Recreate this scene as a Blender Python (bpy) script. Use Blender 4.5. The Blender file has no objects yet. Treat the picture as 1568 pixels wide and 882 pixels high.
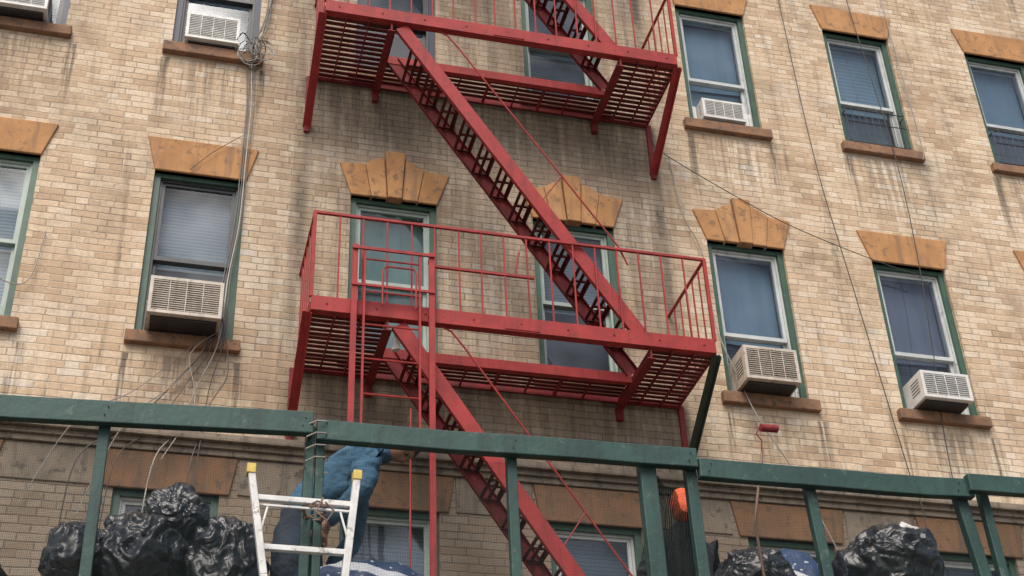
import bpy, bmesh, math, random
from mathutils import Vector, Matrix, noise
random.seed(7)
scene = bpy.context.scene
V = Vector

# ------------------------------------------------------------------ node helpers
def newmat(name):
    m = bpy.data.materials.new(name); m.use_nodes = True
    nt = m.node_tree; nt.nodes.clear()
    out = nt.nodes.new('ShaderNodeOutputMaterial')
    return m, nt, out
def setin(nt, sock, v):
    if v is None: return
    if hasattr(v, 'is_output'): nt.links.new(v, sock)
    else:
        if isinstance(v, tuple) and len(v) == 3 and sock.type == 'RGBA': v = (*v, 1)
        sock.default_value = v
def Mth(nt, op, a, b=None, c=None, clamp=False):
    n = nt.nodes.new('ShaderNodeMath'); n.operation = op; n.use_clamp = clamp
    setin(nt, n.inputs[0], a)
    if b is not None: setin(nt, n.inputs[1], b)
    if c is not None: setin(nt, n.inputs[2], c)
    return n.outputs[0]
def Smooth(nt, v, a, b, lo=0.0, hi=1.0):
    n = nt.nodes.new('ShaderNodeMapRange'); n.interpolation_type = 'SMOOTHSTEP'
    setin(nt, n.inputs[0], v); n.inputs[1].default_value = a; n.inputs[2].default_value = b
    n.inputs[3].default_value = lo; n.inputs[4].default_value = hi
    return n.outputs[0]
def Noise(nt, vec, scale, detail=4, rough=.55, sc=None):
    if sc:
        mp = nt.nodes.new('ShaderNodeMapping'); mp.inputs['Scale'].default_value = sc
        nt.links.new(vec, mp.inputs[0]); vec = mp.outputs[0]
    n = nt.nodes.new('ShaderNodeTexNoise'); n.inputs['Scale'].default_value = scale
    n.inputs['Detail'].default_value = detail; n.inputs['Roughness'].default_value = rough
    nt.links.new(vec, n.inputs['Vector'])
    return n
def Mix(nt, f, a, b, mode='MIX'):
    n = nt.nodes.new('ShaderNodeMix'); n.data_type = 'RGBA'; n.blend_type = mode
    setin(nt, n.inputs[0], f); setin(nt, n.inputs[6], a); setin(nt, n.inputs[7], b)
    return n.outputs[2]
def Ramp(nt, f, stops, interp='LINEAR'):
    n = nt.nodes.new('ShaderNodeValToRGB'); cr = n.color_ramp; cr.interpolation = interp
    while len(cr.elements) < len(stops): cr.elements.new(.5)
    for e, (p, c) in zip(cr.elements, stops):
        e.position = p; e.color = (*c, 1)
    nt.links.new(f, n.inputs[0]); return n.outputs[0]
def Bump(nt, h, strength, dist):
    n = nt.nodes.new('ShaderNodeBump'); n.inputs['Strength'].default_value = strength
    n.inputs['Distance'].default_value = dist; nt.links.new(h, n.inputs['Height']); return n.outputs[0]
def Princ(nt, out, col, rough=.6, metal=0., normal=None, spec=None):
    b = nt.nodes.new('ShaderNodeBsdfPrincipled')
    setin(nt, b.inputs['Base Color'], col); setin(nt, b.inputs['Roughness'], rough)
    b.inputs['Metallic'].default_value = metal
    if spec is not None: b.inputs['Specular IOR Level'].default_value = spec
    if normal is not None: nt.links.new(normal, b.inputs['Normal'])
    nt.links.new(b.outputs[0], out.inputs[0]); return b
def ObjCo(nt):
    return nt.nodes.new('ShaderNodeTexCoord').outputs['Object']

def paint(name, c1, c2, c3=None, scale=5, thr=.62, rough=.5, bump=.25, bscale=40, bd=.003, metal=0., streak=None, spec=None):
    m, nt, out = newmat(name); co = ObjCo(nt)
    n1 = Noise(nt, co, scale, 4, .6)
    col = Mix(nt, Smooth(nt, n1.outputs[0], .35, .65), c1, c2)
    if c3:
        n2 = Noise(nt, co, scale * 3.1, 5, .7)
        col = Mix(nt, Smooth(nt, n2.outputs[0], thr, thr + .07), col, c3)
    if streak:
        n3 = Noise(nt, co, 6, 3, .6, (2.5, 2.5, .3))
        col = Mix(nt, Smooth(nt, n3.outputs[0], .48, .72, 0, .7), col, streak)
    n4 = Noise(nt, co, bscale, 2, .6)
    Princ(nt, out, col, rough, metal, Bump(nt, n4.outputs[0], bump, bd), spec)
    return m

# ------------------------------------------------------------------ brick
def brickmat():
    m, nt, out = newmat('tan_brick')
    co = ObjCo(nt)
    nd = Noise(nt, co, 4, 2)
    vs = nt.nodes.new('ShaderNodeVectorMath'); vs.operation = 'MULTIPLY_ADD'
    nt.links.new(nd.outputs['Color'], vs.inputs[0]); vs.inputs[1].default_value = (.022,) * 3
    nt.links.new(co, vs.inputs[2])
    sp = nt.nodes.new('ShaderNodeSeparateXYZ'); nt.links.new(vs.outputs[0], sp.inputs[0])
    x = Mth(nt, 'ADD', sp.outputs[0], sp.outputs[1]); z = sp.outputs[2]
    H, W = .0655, .205
    zr = Mth(nt, 'DIVIDE', z, H); row = Mth(nt, 'FLOOR', zr); fz = Mth(nt, 'SUBTRACT', zr, row)
    par = Mth(nt, 'FLOORED_MODULO', row, 2.0)
    wr = nt.nodes.new('ShaderNodeTexWhiteNoise'); wr.noise_dimensions = '1D'; nt.links.new(row, wr.inputs['W'])
    jit = Mth(nt, 'MULTIPLY', wr.outputs[0], .35)
    hd = Mth(nt, 'LESS_THAN', Mth(nt, 'FLOORED_MODULO', row, 6.0), .5)
    xl = Mth(nt, 'MULTIPLY', Mth(nt, 'DIVIDE', x, W), Mth(nt, 'ADD', 1.0, hd))
    bx = Mth(nt, 'ADD', Mth(nt, 'MULTIPLY_ADD', par, .5, xl), jit)
    col = Mth(nt, 'FLOOR', bx); fx = Mth(nt, 'SUBTRACT', bx, col)
    dx = Mth(nt, 'MULTIPLY', Mth(nt, 'SUBTRACT', .5, Mth(nt, 'ABSOLUTE', Mth(nt, 'SUBTRACT', fx, .5))), W)
    dz = Mth(nt, 'MULTIPLY', Mth(nt, 'SUBTRACT', .5, Mth(nt, 'ABSOLUTE', Mth(nt, 'SUBTRACT', fz, .5))), H)
    dm = Mth(nt, 'MINIMUM', dx, dz)
    n5 = Noise(nt, co, 34, 4, .72)
    dm2 = Mth(nt, 'ADD', dm, Mth(nt, 'MULTIPLY', Mth(nt, 'SUBTRACT', n5.outputs[0], .5), .014))
    br = Smooth(nt, dm2, .0005, .0075)
    cv = nt.nodes.new('ShaderNodeCombineXYZ'); nt.links.new(col, cv.inputs[0]); nt.links.new(row, cv.inputs[1])
    wn = nt.nodes.new('ShaderNodeTexWhiteNoise'); wn.noise_dimensions = '2D'; nt.links.new(cv.outputs[0], wn.inputs['Vector'])
    nl = Noise(nt, co, 1.0, 5, .6)
    nlo = nl.outputs[0]
    rv = Mth(nt, 'ADD', Mth(nt, 'MULTIPLY', wn.outputs[0], .60), Mth(nt, 'MULTIPLY', Mth(nt, 'SUBTRACT', nlo, .34), 1.3))
    bc = Ramp(nt, rv, [(0, (.32, .215, .14)), (.14, (.46, .33, .215)), (.4, (.585, .445, .305)), (.62, (.66, .53, .38)),
                       (.82, (.71, .60, .465)), (1, (.62, .57, .50))])
    bc = Mix(nt, Smooth(nt, n5.outputs[0], .36, .72, 0, .45), bc, (.30, .225, .16))
    mn = Noise(nt, co, 2.6, 3).outputs[0]
    mc = Mix(nt, Smooth(nt, mn, .38, .62), (.31, .245, .18), (.56, .465, .345))
    c = Mix(nt, br, mc, bc)
    n6 = Noise(nt, co, .45, 4, .6)
    c = Mix(nt, Smooth(nt, n6.outputs[0], .46, .68, 0, .42), c, (.46, .33, .215))
    n7 = Noise(nt, co, 1.8, 6, .72)
    c = Mix(nt, Smooth(nt, n7.outputs[0], .54, .72, 0, .55), c, (.64, .59, .52))
    s2 = nt.nodes.new('ShaderNodeSeparateXYZ'); nt.links.new(co, s2.inputs[0])
    X, Z = s2.outputs[0], s2.outputs[2]
    st = Noise(nt, co, 1.0, 5, .7, (9, 9, .5)).outputs[0]
    st2 = Noise(nt, co, 1.0, 3, .6, (26, 26, 1.1)).outputs[0]
    bl = Noise(nt, co, 1.15, 6, .72).outputs[0]
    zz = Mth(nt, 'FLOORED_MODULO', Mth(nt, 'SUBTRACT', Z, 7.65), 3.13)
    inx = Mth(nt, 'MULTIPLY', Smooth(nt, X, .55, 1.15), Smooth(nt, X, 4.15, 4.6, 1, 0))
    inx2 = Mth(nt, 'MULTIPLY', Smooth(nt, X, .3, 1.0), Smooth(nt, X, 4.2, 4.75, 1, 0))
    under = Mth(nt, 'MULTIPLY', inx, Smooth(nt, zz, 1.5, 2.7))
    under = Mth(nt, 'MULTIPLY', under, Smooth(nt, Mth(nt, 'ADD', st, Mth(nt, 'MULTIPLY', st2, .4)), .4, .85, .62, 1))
    rag = Smooth(nt, bl, .3, .6, .45, 1)
    def strk(x0, w):
        xo = Mth(nt, 'ADD', Mth(nt, 'SUBTRACT', X, x0), Mth(nt, 'MULTIPLY', Mth(nt, 'SUBTRACT', bl, .5), .10))
        a = Mth(nt, 'MULTIPLY', Smooth(nt, Mth(nt, 'ABSOLUTE', xo), .012, w, 1, 0), Smooth(nt, zz, .3, 1.1))
        return Mth(nt, 'MULTIPLY', a, rag)
    gen = Mth(nt, 'MULTIPLY', Smooth(nt, st, .49, .74), .60)
    gen3 = Mth(nt, 'MULTIPLY', Smooth(nt, bl, .47, .70), .48)
    gen2 = Mth(nt, 'MULTIPLY', inx2, Smooth(nt, st, .33, .66, .30, .72))
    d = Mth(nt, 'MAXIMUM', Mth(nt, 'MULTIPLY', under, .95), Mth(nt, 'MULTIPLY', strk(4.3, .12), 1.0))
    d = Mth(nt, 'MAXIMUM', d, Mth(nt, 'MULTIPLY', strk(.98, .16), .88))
    d = Mth(nt, 'MAXIMUM', d, gen); d = Mth(nt, 'MAXIMUM', d, gen2); d = Mth(nt, 'MAXIMUM', d, gen3)
    sx = Mth(nt, 'FLOORED_MODULO', Mth(nt, 'ADD', X, .36), 1.678)
    e1 = Smooth(nt, Mth(nt, 'ABSOLUTE', Mth(nt, 'SUBTRACT', sx, .92)), .01, .09, 1, 0)
    e2 = Smooth(nt, Mth(nt, 'ABSOLUTE', Mth(nt, 'SUBTRACT', sx, .05)), .01, .09, 1, 0)
    e3 = Smooth(nt, Mth(nt, 'ABSOLUTE', Mth(nt, 'SUBTRACT', sx, .48)), .1, .5, .6, 0)
    ee = Mth(nt, 'MAXIMUM', Mth(nt, 'MAXIMUM', e1, e2), e3)
    e = Mth(nt, 'MULTIPLY', ee, Smooth(nt, zz, 1.9, 3.05, 0, .9))
    e = Mth(nt, 'MULTIPLY', e, Smooth(nt, st2, .38, .60))
    d = Mth(nt, 'MAXIMUM', d, e)
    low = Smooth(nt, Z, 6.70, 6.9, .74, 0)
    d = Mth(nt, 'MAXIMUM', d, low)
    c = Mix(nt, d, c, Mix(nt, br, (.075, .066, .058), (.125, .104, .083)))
    h = Mth(nt, 'ADD', br, Mth(nt, 'MULTIPLY', n5.outputs[0], .7))
    h = Mth(nt, 'ADD', h, Mth(nt, 'MULTIPLY', wn.outputs[0], .4))
    Princ(nt, out, c, .88, 0, Bump(nt, h, .6, .008), .2)
    return m

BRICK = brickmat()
STONE = paint('lintel_terracotta', (.45, .235, .095), (.36, .18, .07), (.24, .135, .07), 4, .56, .85, .4, 50, .005, streak=(.21, .125, .075))
STONE2 = paint('lintel_key', (.48, .26, .11), (.39, .20, .085), (.25, .145, .075), 4, .56, .85, .4, 50, .005, streak=(.24, .145, .085))
SILL = paint('sill_brownstone', (.26, .14, .075), (.18, .10, .06), (.11, .08, .06), 6, .54, .85, .4, 50, .004)
BAND = paint('band_limestone', (.22, .18, .135), (.15, .125, .095), (.09, .075, .06), 3, .56, .85, .35, 40, .004, streak=(.075, .063, .05))
STONE1 = paint('lintel_dull', (.20, .105, .052), (.15, .085, .045), (.10, .07, .045), 4, .56, .85, .35, 60, .004, streak=(.09, .065, .045))
GREENF = paint('green_window_paint', (.042, .100, .068), (.030, .075, .053), (.11, .13, .10), 8, .62, .5, .2, 60, .002, streak=(.03, .055, .042))
NAVY = paint('navy_window_paint', (.015, .025, .06), (.012, .02, .045), None, 8, .6, .45)
WHITES = paint('white_sash', (.50, .53, .53), (.41, .44, .43), (.26, .27, .25), 6, .60, .45, .15)
GREYS = paint('grey_sash', (.33, .40, .36), (.27, .33, .30), (.18, .2, .18), 6, .64, .45, .15)
DARKS = paint('dark_sash', (.05, .055, .06), (.035, .04, .045), None, 6, .64, .4, .15)
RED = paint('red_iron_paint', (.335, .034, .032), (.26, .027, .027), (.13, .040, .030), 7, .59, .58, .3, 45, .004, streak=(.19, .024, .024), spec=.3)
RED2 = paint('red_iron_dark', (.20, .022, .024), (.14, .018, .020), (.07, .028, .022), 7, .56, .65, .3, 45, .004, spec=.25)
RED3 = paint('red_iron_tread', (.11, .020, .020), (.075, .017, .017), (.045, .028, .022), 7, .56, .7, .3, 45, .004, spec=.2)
SHED = paint('shed_green_paint', (.025, .070, .059), (.017, .050, .044), (.065, .10, .088), 4, .585, .62, .4, 28, .006, streak=(.011, .034, .030))
DKGREEN = paint('dark_green_iron', (.02, .045, .035), (.015, .032, .026), None, 7)
BLACKI = paint('black_iron', (.02, .02, .022), (.03, .03, .03), None, 7)
CABLE_D = paint('cable_dark', (.05, .045, .04), (.03, .03, .03), None, 7)
CABLE_L = paint('cable_light', (.34, .31, .27), (.24, .22, .19), None, 7)
ALU = paint('aluminium_ladder', (.72, .72, .70), (.58, .58, .56), (.30, .28, .24), 9, .58, .4, .1)
YEL = paint('yellow_plastic', (.70, .55, .14), (.55, .40, .08), None, 9)
WHITEP = paint('white_plastic', (.70, .70, .67), (.56, .56, .53), None, 9)
ACBEIGE = paint('ac_beige', (.54, .49, .42), (.44, .39, .33), (.26, .21, .15), 7, .60, .5, .15, streak=(.28, .23, .18))
ACWHITE = paint('ac_white', (.64, .64, .62), (.54, .54, .52), (.38, .34, .28), 7, .64, .5, .15)
ACDARK = paint('ac_coil', (.10, .095, .09), (.06, .058, .055), None, 40)
ACLIGHTCOIL = paint('ac_coil_light', (.20, .20, .195), (.14, .14, .135), None, 40)
INTER = paint('dark_interior', (.02, .021, .024), (.012, .013, .015), None, 2)
ASPH = paint('asphalt', (.05, .05, .052), (.06, .06, .06), None, 1.5, .6, .9, .4, 90, .005)
CONC = paint('sidewalk_concrete', (.33, .32, .30), (.27, .26, .24), None, 1.5, .6, .9, .4, 60, .004)
PLY = paint('plywood_deck', (.25, .17, .09), (.2, .13, .07), None, 1.5)
SKIN = paint('skin', (.30, .17, .11), (.26, .14, .09), None, 9, .6, .5, .05)
HAIR = paint('dark_hair', (.015, .012, .01), (.02, .015, .012), None, 60, .6, .6, .6, 120)
BLUEJ = paint('blue_jacket', (.045, .125, .20), (.032, .092, .155), (.018, .048, .088), 7, .6, .85, .9, 11, .03)
NAVYJ = paint('navy_trousers', (.020, .033, .055), (.014, .023, .040), None, 7, .6, .85, .8, 16, .02)
BLACKJ = paint('black_jacket', (.018, .02, .024), (.012, .013, .016), (.05, .05, .055), 9, .6, .85, .8, 16, .02)
ORANGE = paint('orange_hood', (.72, .13, .045), (.58, .09, .03), None, 9, .6, .8, .5, 20, .02)
BOOT = paint('boot_leather', (.05, .03, .02), (.04, .025, .015), None, 9)
ROLLER = paint('red_roller', (.25, .03, .03), (.18, .02, .025), None, 20, .6, .9, .6, 120)
WOOD = paint('pole_wood', (.22, .13, .09), (.18, .11, .07), None, 9)

def glassmat():
    m, nt, out = newmat('window_glass'); co = ObjCo(nt)
    lw = nt.nodes.new('ShaderNodeLayerWeight'); lw.inputs[0].default_value = .3
    nz = Noise(nt, co, 1.6, 2)
    bp = Bump(nt, nz.outputs[0], .12, .05)
    g = nt.nodes.new('ShaderNodeBsdfGlossy'); g.inputs['Roughness'].default_value = .04
    g.inputs['Color'].default_value = (.90, .93, .95, 1); nt.links.new(bp, g.inputs['Normal'])
    t = nt.nodes.new('ShaderNodeBsdfTransparent'); t.inputs[0].default_value = (.76, .83, .86, 1)
    mx = nt.nodes.new('ShaderNodeMixShader')
    dirt = Noise(nt, co, 1.1, 3, .5).outputs[0]
    f = Mth(nt, 'ADD', Mth(nt, 'MULTIPLY', lw.outputs['Fresnel'], .45), Mth(nt, 'MULTIPLY', Smooth(nt, dirt, .3, .7), .11), clamp=True)
    nt.links.new(f, mx.inputs[0]); nt.links.new(t.outputs[0], mx.inputs[1]); nt.links.new(g.outputs[0], mx.inputs[2])
    nt.links.new(mx.outputs[0], out.inputs[0]); return m
GLASS = glassmat()
def blindmat(name, c, pitch=.034, amp=.35, vertical=False):
    m, nt, out = newmat(name); co = ObjCo(nt)
    sp = nt.nodes.new('ShaderNodeSeparateXYZ'); nt.links.new(co, sp.inputs[0])
    if vertical:
        nz = Noise(nt, co, 1.0, 3, .5, (11, 11, .6)).outputs[0]
        f = Smooth(nt, nz, .3, .7)
    else:
        zz = Mth(nt, 'FRACT', Mth(nt, 'DIVIDE', sp.outputs[2], pitch)); f = Smooth(nt, zz, .0, .8)
    dk = tuple(v * (1 - amp) for v in c)
    col = Mix(nt, f, dk, c)
    nn = Noise(nt, co, 1.6, 2).outputs[0]
    col = Mix(nt, Smooth(nt, nn, .35, .7, 0, .35), col, tuple(v * .6 for v in c))
    Princ(nt, out, col, .8, 0, Bump(nt, f, .3, .01)); return m
BL_LIGHT = blindmat('blind_light', (.36, .41, .47))
BL_MID = blindmat('blind_grey', (.19, .22, .26))
BL_DARK = blindmat('blind_dark', (.075, .095, .125))
CU_PURP = blindmat('curtain_mauve', (.20, .215, .29), vertical=True, amp=.2)
CU_BLUE = blindmat('curtain_blue', (.23, .32, .42), vertical=True, amp=.14)
BL_BLUE = blindmat('blind_blue', (.25, .34, .43), pitch=.05, amp=.22)
CU_TEAL = blindmat('curtain_teal', (.23, .33, .32), vertical=True, amp=.2)
CU_WHITE = blindmat('curtain_white', (.42, .43, .42), vertical=True, amp=.3)

def bagmat():
    m, nt, out = newmat('black_garbage_plastic'); co = ObjCo(nt)
    n1 = Noise(nt, co, 6, 3, .5); n1.inputs['Distortion'].default_value = 1.0
    r1 = Mth(nt, 'ABSOLUTE', Mth(nt, 'SUBTRACT', n1.outputs[0], .5))
    c = Mix(nt, Noise(nt, co, 3, 3).outputs[0], (.010, .012, .016), (.024, .028, .035))
    Princ(nt, out, c, .31, 0, Bump(nt, r1, .7, .05), .6)
    return m
BAG = bagmat()
def tarpmat():
    m, nt, out = newmat('blue_tarp'); co = ObjCo(nt)
    v = nt.nodes.new('ShaderNodeTexVoronoi'); v.inputs['Scale'].default_value = 22; nt.links.new(co, v.inputs['Vector'])
    dots = Smooth(nt, v.outputs['Distance'], .14, .20, 1, 0)
    sp = nt.nodes.new('ShaderNodeSeparateXYZ'); nt.links.new(co, sp.inputs[0])
    nz = Noise(nt, co, 3, 3)
    f = Mth(nt, 'FRACT', Mth(nt, 'MULTIPLY', Mth(nt, 'ADD', Mth(nt, 'ADD', sp.outputs[2], Mth(nt, 'MULTIPLY', sp.outputs[0], .25)), Mth(nt, 'MULTIPLY', nz.outputs[0], .12)), 3.4))
    band = Smooth(nt, Mth(nt, 'ABSOLUTE', Mth(nt, 'SUBTRACT', f, .5)), .40, .42)
    c = Mix(nt, dots, (.025, .055, .13), (.5, .52, .55))
    c = Mix(nt, band, c, (.62, .65, .68))
    Princ(nt, out, c, .5, 0, Bump(nt, Noise(nt, co, 14, 4).outputs[0], .5, .02)); return m
TARP = tarpmat()
def netmat(name, P, w, col):
    m, nt, out = newmat(name); co = ObjCo(nt)
    nd = Noise(nt, co, 3, 2)
    vs = nt.nodes.new('ShaderNodeVectorMath'); vs.operation = 'MULTIPLY_ADD'
    nt.links.new(nd.outputs['Color'], vs.inputs[0]); vs.inputs[1].default_value = (.05,) * 3; nt.links.new(co, vs.inputs[2])
    sp = nt.nodes.new('ShaderNodeSeparateXYZ'); nt.links.new(vs.outputs[0], sp.inputs[0])
    fx = Mth(nt, 'FRACT', Mth(nt, 'DIVIDE', sp.outputs[0], P)); fz = Mth(nt, 'FRACT', Mth(nt, 'DIVIDE', sp.outputs[2], P))
    a = Mth(nt, 'MAXIMUM', Mth(nt, 'LESS_THAN', fx, w), Mth(nt, 'LESS_THAN', fz, w))
    d = nt.nodes.new('ShaderNodeBsdfDiffuse'); d.inputs[0].default_value = (*col, 1)
    t = nt.nodes.new('ShaderNodeBsdfTransparent'); mx = nt.nodes.new('ShaderNodeMixShader')
    nt.links.new(a, mx.inputs[0]); nt.links.new(t.outputs[0], mx.inputs[1]); nt.links.new(d.outputs[0], mx.inputs[2])
    nt.links.new(mx.outputs[0], out.inputs[0]); return m
NET = netmat('debris_net', .0075, .12, (.03, .04, .038))
NETD = netmat('folded_black_net', .006, .50, (.010, .014, .014))

# ------------------------------------------------------------------ mesh helpers
class MB:
    def __init__(s): s.v = []; s.f = []; s.m = []; s.mats = []
    def mi(s, mat):
        if mat not in s.mats: s.mats.append(mat)
        return s.mats.index(mat)
    def add(s, vs, fs, mat):
        o = len(s.v); s.v += [tuple(v) for v in vs]; k = s.mi(mat)
        for f in fs: s.f.append([i + o for i in f]); s.m.append(k)
    def box(s, x0, x1, y0, y1, z0, z1, mat):
        vs = [(x, y, z) for z in (z0, z1) for y in (y0, y1) for x in (x0, x1)]
        s.add(vs, [(0, 2, 3, 1), (4, 5, 7, 6), (0, 1, 5, 4), (2, 6, 7, 3), (0, 4, 6, 2), (1, 3, 7, 5)], mat)
    def bar(s, p0, p1, w, h, mat, up=(0, 0, 1)):
        p0, p1 = V(p0), V(p1); d = (p1 - p0).normalized(); side = d.cross(V(up)).normalized(); u = side.cross(d)
        vs = []
        for p in (p0, p1):
            for a, b in ((-1, -1), (1, -1), (1, 1), (-1, 1)):
                vs.append(p + side * a * w / 2 + u * b * h / 2)
        s.add(vs, [(0, 1, 2, 3), (7, 6, 5, 4), (0, 4, 5, 1), (1, 5, 6, 2), (2, 6, 7, 3), (3, 7, 4, 0)], mat)
    def prism(s, pts, y0, y1, mat):
        n = len(pts); vs = [(x, y0, z) for x, z in pts] + [(x, y1, z) for x, z in pts]
        fs = [tuple(range(n)), tuple(range(2 * n - 1, n - 1, -1))]
        for i in range(n): j = (i + 1) % n; fs.append((i, i + n, j + n, j))
        s.add(vs, fs, mat)
    def tube(s, pts, r, mat, n=8, cap=True):
        pts = [V(p) for p in pts]; rs = r if isinstance(r, (list, tuple)) else [r] * len(pts)
        vs = []; pu = None
        for i, p in enumerate(pts):
            d = (pts[min(i + 1, len(pts) - 1)] - pts[max(i - 1, 0)]).normalized()
            if pu is None: pu = d.orthogonal().normalized()
            pu = (pu - d * pu.dot(d)).normalized(); w = d.cross(pu)
            for k in range(n):
                a = 2 * math.pi * k / n; vs.append(p + (pu * math.cos(a) + w * math.sin(a)) * rs[i])
        fs = []
        for i in range(len(pts) - 1):
            for k in range(n):
                a = i * n + k; b = i * n + (k + 1) % n; fs.append((a, b, b + n, a + n))
        if cap: fs.append(tuple(range(n - 1, -1, -1))); fs.append(tuple(range((len(pts) - 1) * n, len(pts) * n)))
        s.add(vs, fs, mat)
    def done(s, name, parent=None, bevel=0, smooth=False):
        me = bpy.data.meshes.new(name); me.from_pydata(s.v, [], s.f)
        for m in s.mats: me.materials.append(m)
        for p, k in zip(me.polygons, s.m): p.material_index = k; p.use_smooth = smooth
        bm = bmesh.new(); bm.from_mesh(me); bmesh.ops.recalc_face_normals(bm, faces=bm.faces); bm.to_mesh(me); bm.free()
        ob = bpy.data.objects.new(name, me); scene.collection.objects.link(ob)
        if bevel:
            b = ob.modifiers.new('bevel', 'BEVEL'); b.width = bevel; b.segments = 2; b.limit_method = 'ANGLE'
        if parent: ob.parent = parent
        return ob
def empty(name):
    e = bpy.data.objects.new(name, None); scene.collection.objects.link(e); e.empty_display_size = .2; return e

# ------------------------------------------------------------------ building
bld = empty('tenement_building')
WW = .77
COLS = [-3.65, -1.97, -.27, 1.41, 3.06, 4.74, 6.42, 8.12, 9.80, 11.48]
ROWS = {1: (4.70, 6.49, 6.80), 2: (7.835, 9.48, 9.83), 3: (10.93, 12.53, 12.87), 4: (14.07, 15.65, 16.0)}
XL, XR, ZT = -5.0, 13.2, 17.2
wall = MB()
xs = sorted([XL, XR] + [c for c in COLS] + [c + WW for c in COLS])
zs = sorted([0.0, ZT] + [v for r in ROWS.values() for v in r[:2]])
def isopen(xa, za):
    return any(c - 1e-4 <= xa < c + WW - 1e-4 for c in COLS) and any(r[0] - 1e-4 <= za < r[1] - 1e-4 for r in ROWS.values())
for i in range(len(xs) - 1):
    for j in range(len(zs) - 1):
        a, b, c, d = xs[i], xs[i + 1], zs[j], zs[j + 1]
        if not isopen(a, c):
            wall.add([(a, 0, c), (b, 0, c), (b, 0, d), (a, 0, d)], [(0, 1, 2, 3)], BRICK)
        else:
            D = .35
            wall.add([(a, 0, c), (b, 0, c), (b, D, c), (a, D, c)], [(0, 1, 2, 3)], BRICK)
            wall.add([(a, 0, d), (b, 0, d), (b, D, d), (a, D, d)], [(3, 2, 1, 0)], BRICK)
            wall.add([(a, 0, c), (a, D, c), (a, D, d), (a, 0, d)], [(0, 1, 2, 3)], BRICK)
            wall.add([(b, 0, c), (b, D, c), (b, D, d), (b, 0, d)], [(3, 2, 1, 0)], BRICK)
            wall.add([(a, D, c), (b, D, c), (b, D, d), (a, D, d)], [(0, 1, 2, 3)], INTER)
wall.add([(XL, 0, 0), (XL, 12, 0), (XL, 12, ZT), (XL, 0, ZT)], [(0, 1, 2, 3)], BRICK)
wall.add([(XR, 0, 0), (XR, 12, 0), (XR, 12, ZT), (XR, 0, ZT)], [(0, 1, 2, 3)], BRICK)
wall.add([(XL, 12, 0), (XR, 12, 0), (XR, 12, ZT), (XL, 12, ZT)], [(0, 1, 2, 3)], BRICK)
wall.add([(XL, 0, ZT), (XR, 0, ZT), (XR, 12, ZT), (XL, 12, ZT)], [(0, 1, 2, 3)], ASPH)
me = bpy.data.meshes.new('brick_walls'); me.from_pydata(wall.v, [], wall.f)
for m_ in wall.mats: me.materials.append(m_)
for p, k in zip(me.polygons, wall.m): p.material_index = k
wo = bpy.data.objects.new('brick_walls', me); scene.collection.objects.link(wo); wo.parent = bld

trim = MB()
def voussoir_lintel(cx, z0, z1):
    g = .002
    for sgn in (1, -1):
        def q(pts): return [(cx + sgn * x, z) for x, z in pts]
        trim.prism(q([(-.385, z0), (-.205 - g, z0), (-.265 - g, z1 + .01), (-.495, z1 - .01)]), -.022, .05, STONE)
        trim.prism(q([(-.205, z0), (-.065 - g, z0), (-.095 - g, z1 + .10), (-.18, z1 + .075), (-.265, z1 + .01)]), -.030, .05, STONE2)
    trim.prism([(cx - .062, z0 - .004), (cx + .062, z0 - .004), (cx + .09, z1 + .165), (cx - .09, z1 + .165)], -.05, .05, STONE)
for r, (z0, z1, zl) in ROWS.items():
    for ci, c in enumerate(COLS):
        cx = c + WW / 2; j = lambda: random.uniform(-.008, .008)
        if r in (2, 4) and ci in (3, 4, 5): voussoir_lintel(cx, z1, zl)
        elif r == 1: trim.prism([(c - .07, z1), (c + WW + .07, z1), (c + WW + .12, zl), (c - .12, zl)], -.02, .05, STONE1)
        else: trim.prism([(c, z1), (c + WW, z1), (c + WW + .095 + j(), zl + j()), (c - .095 + j(), zl + j())], -.022, .05, STONE)
        trim.box(c - .07 + j(), c + WW + .065 + j(), -.062 + j() * .5, .12, z0 - .105 + j(), z0 + .002, SILL)
trim.done('lintels_and_sills', bld, .008)
band = MB()
band.box(XL, XR, -.10, .02, 6.90, 6.96, BAND); band.box(XL, XR, -.06, .02, 6.855, 6.90, BAND); band.box(XL, XR, -.035, .02, 6.805, 6.855, BAND)
xsb = [XL] + [v for c in COLS for v in (c - .13, c + WW + .13)] + [XR]
for i in range(0, len(xsb), 2):
    band.box(xsb[i], xsb[i + 1], -.012, .02, 6.50, 6.80, BAND)
band.box(XL, XR, -.03, .02, 3.9, 4.35, BAND); band.box(XL, XR, -.02, .02, .0, .7, BAND)
band.done('stone_string_course', bld, .005)
cor = MB(); cor.box(XL - .1, XR + .1, -.45, .3, 16.95, 17.25, SILL); cor.box(XL, XR, -.25, .1, 16.6, 16.95, SILL)
for i in range(36): cor.box(XL + .2 + i * .5, XL + .32 + i * .5, -.42, 0, 16.6, 16.945, SILL)
cor.done('roof_cornice', bld)
doors = MB()
for dx in (1.5, 6.4):
    doors.box(dx, dx + 1.0, -.06, .02, .12, 2.3, GREENF); doors.box(dx + .12, dx + .88, -.075, -.05, 1.2, 2.1, INTER)
    doors.box(dx + .12, dx + .88, -.075, -.05, .3, 1.05, GREENF)
for dx in (-3.6, -1.2, 3.6, 8.6, 11):
    doors.box(dx, dx + 1.5, -.06, .02, .8, 2.5, DARKS); doors.box(dx + .08, dx + 1.42, -.07, -.05, .9, 2.4, INTER)
doors.done('ground_floor_doors', bld)

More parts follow.
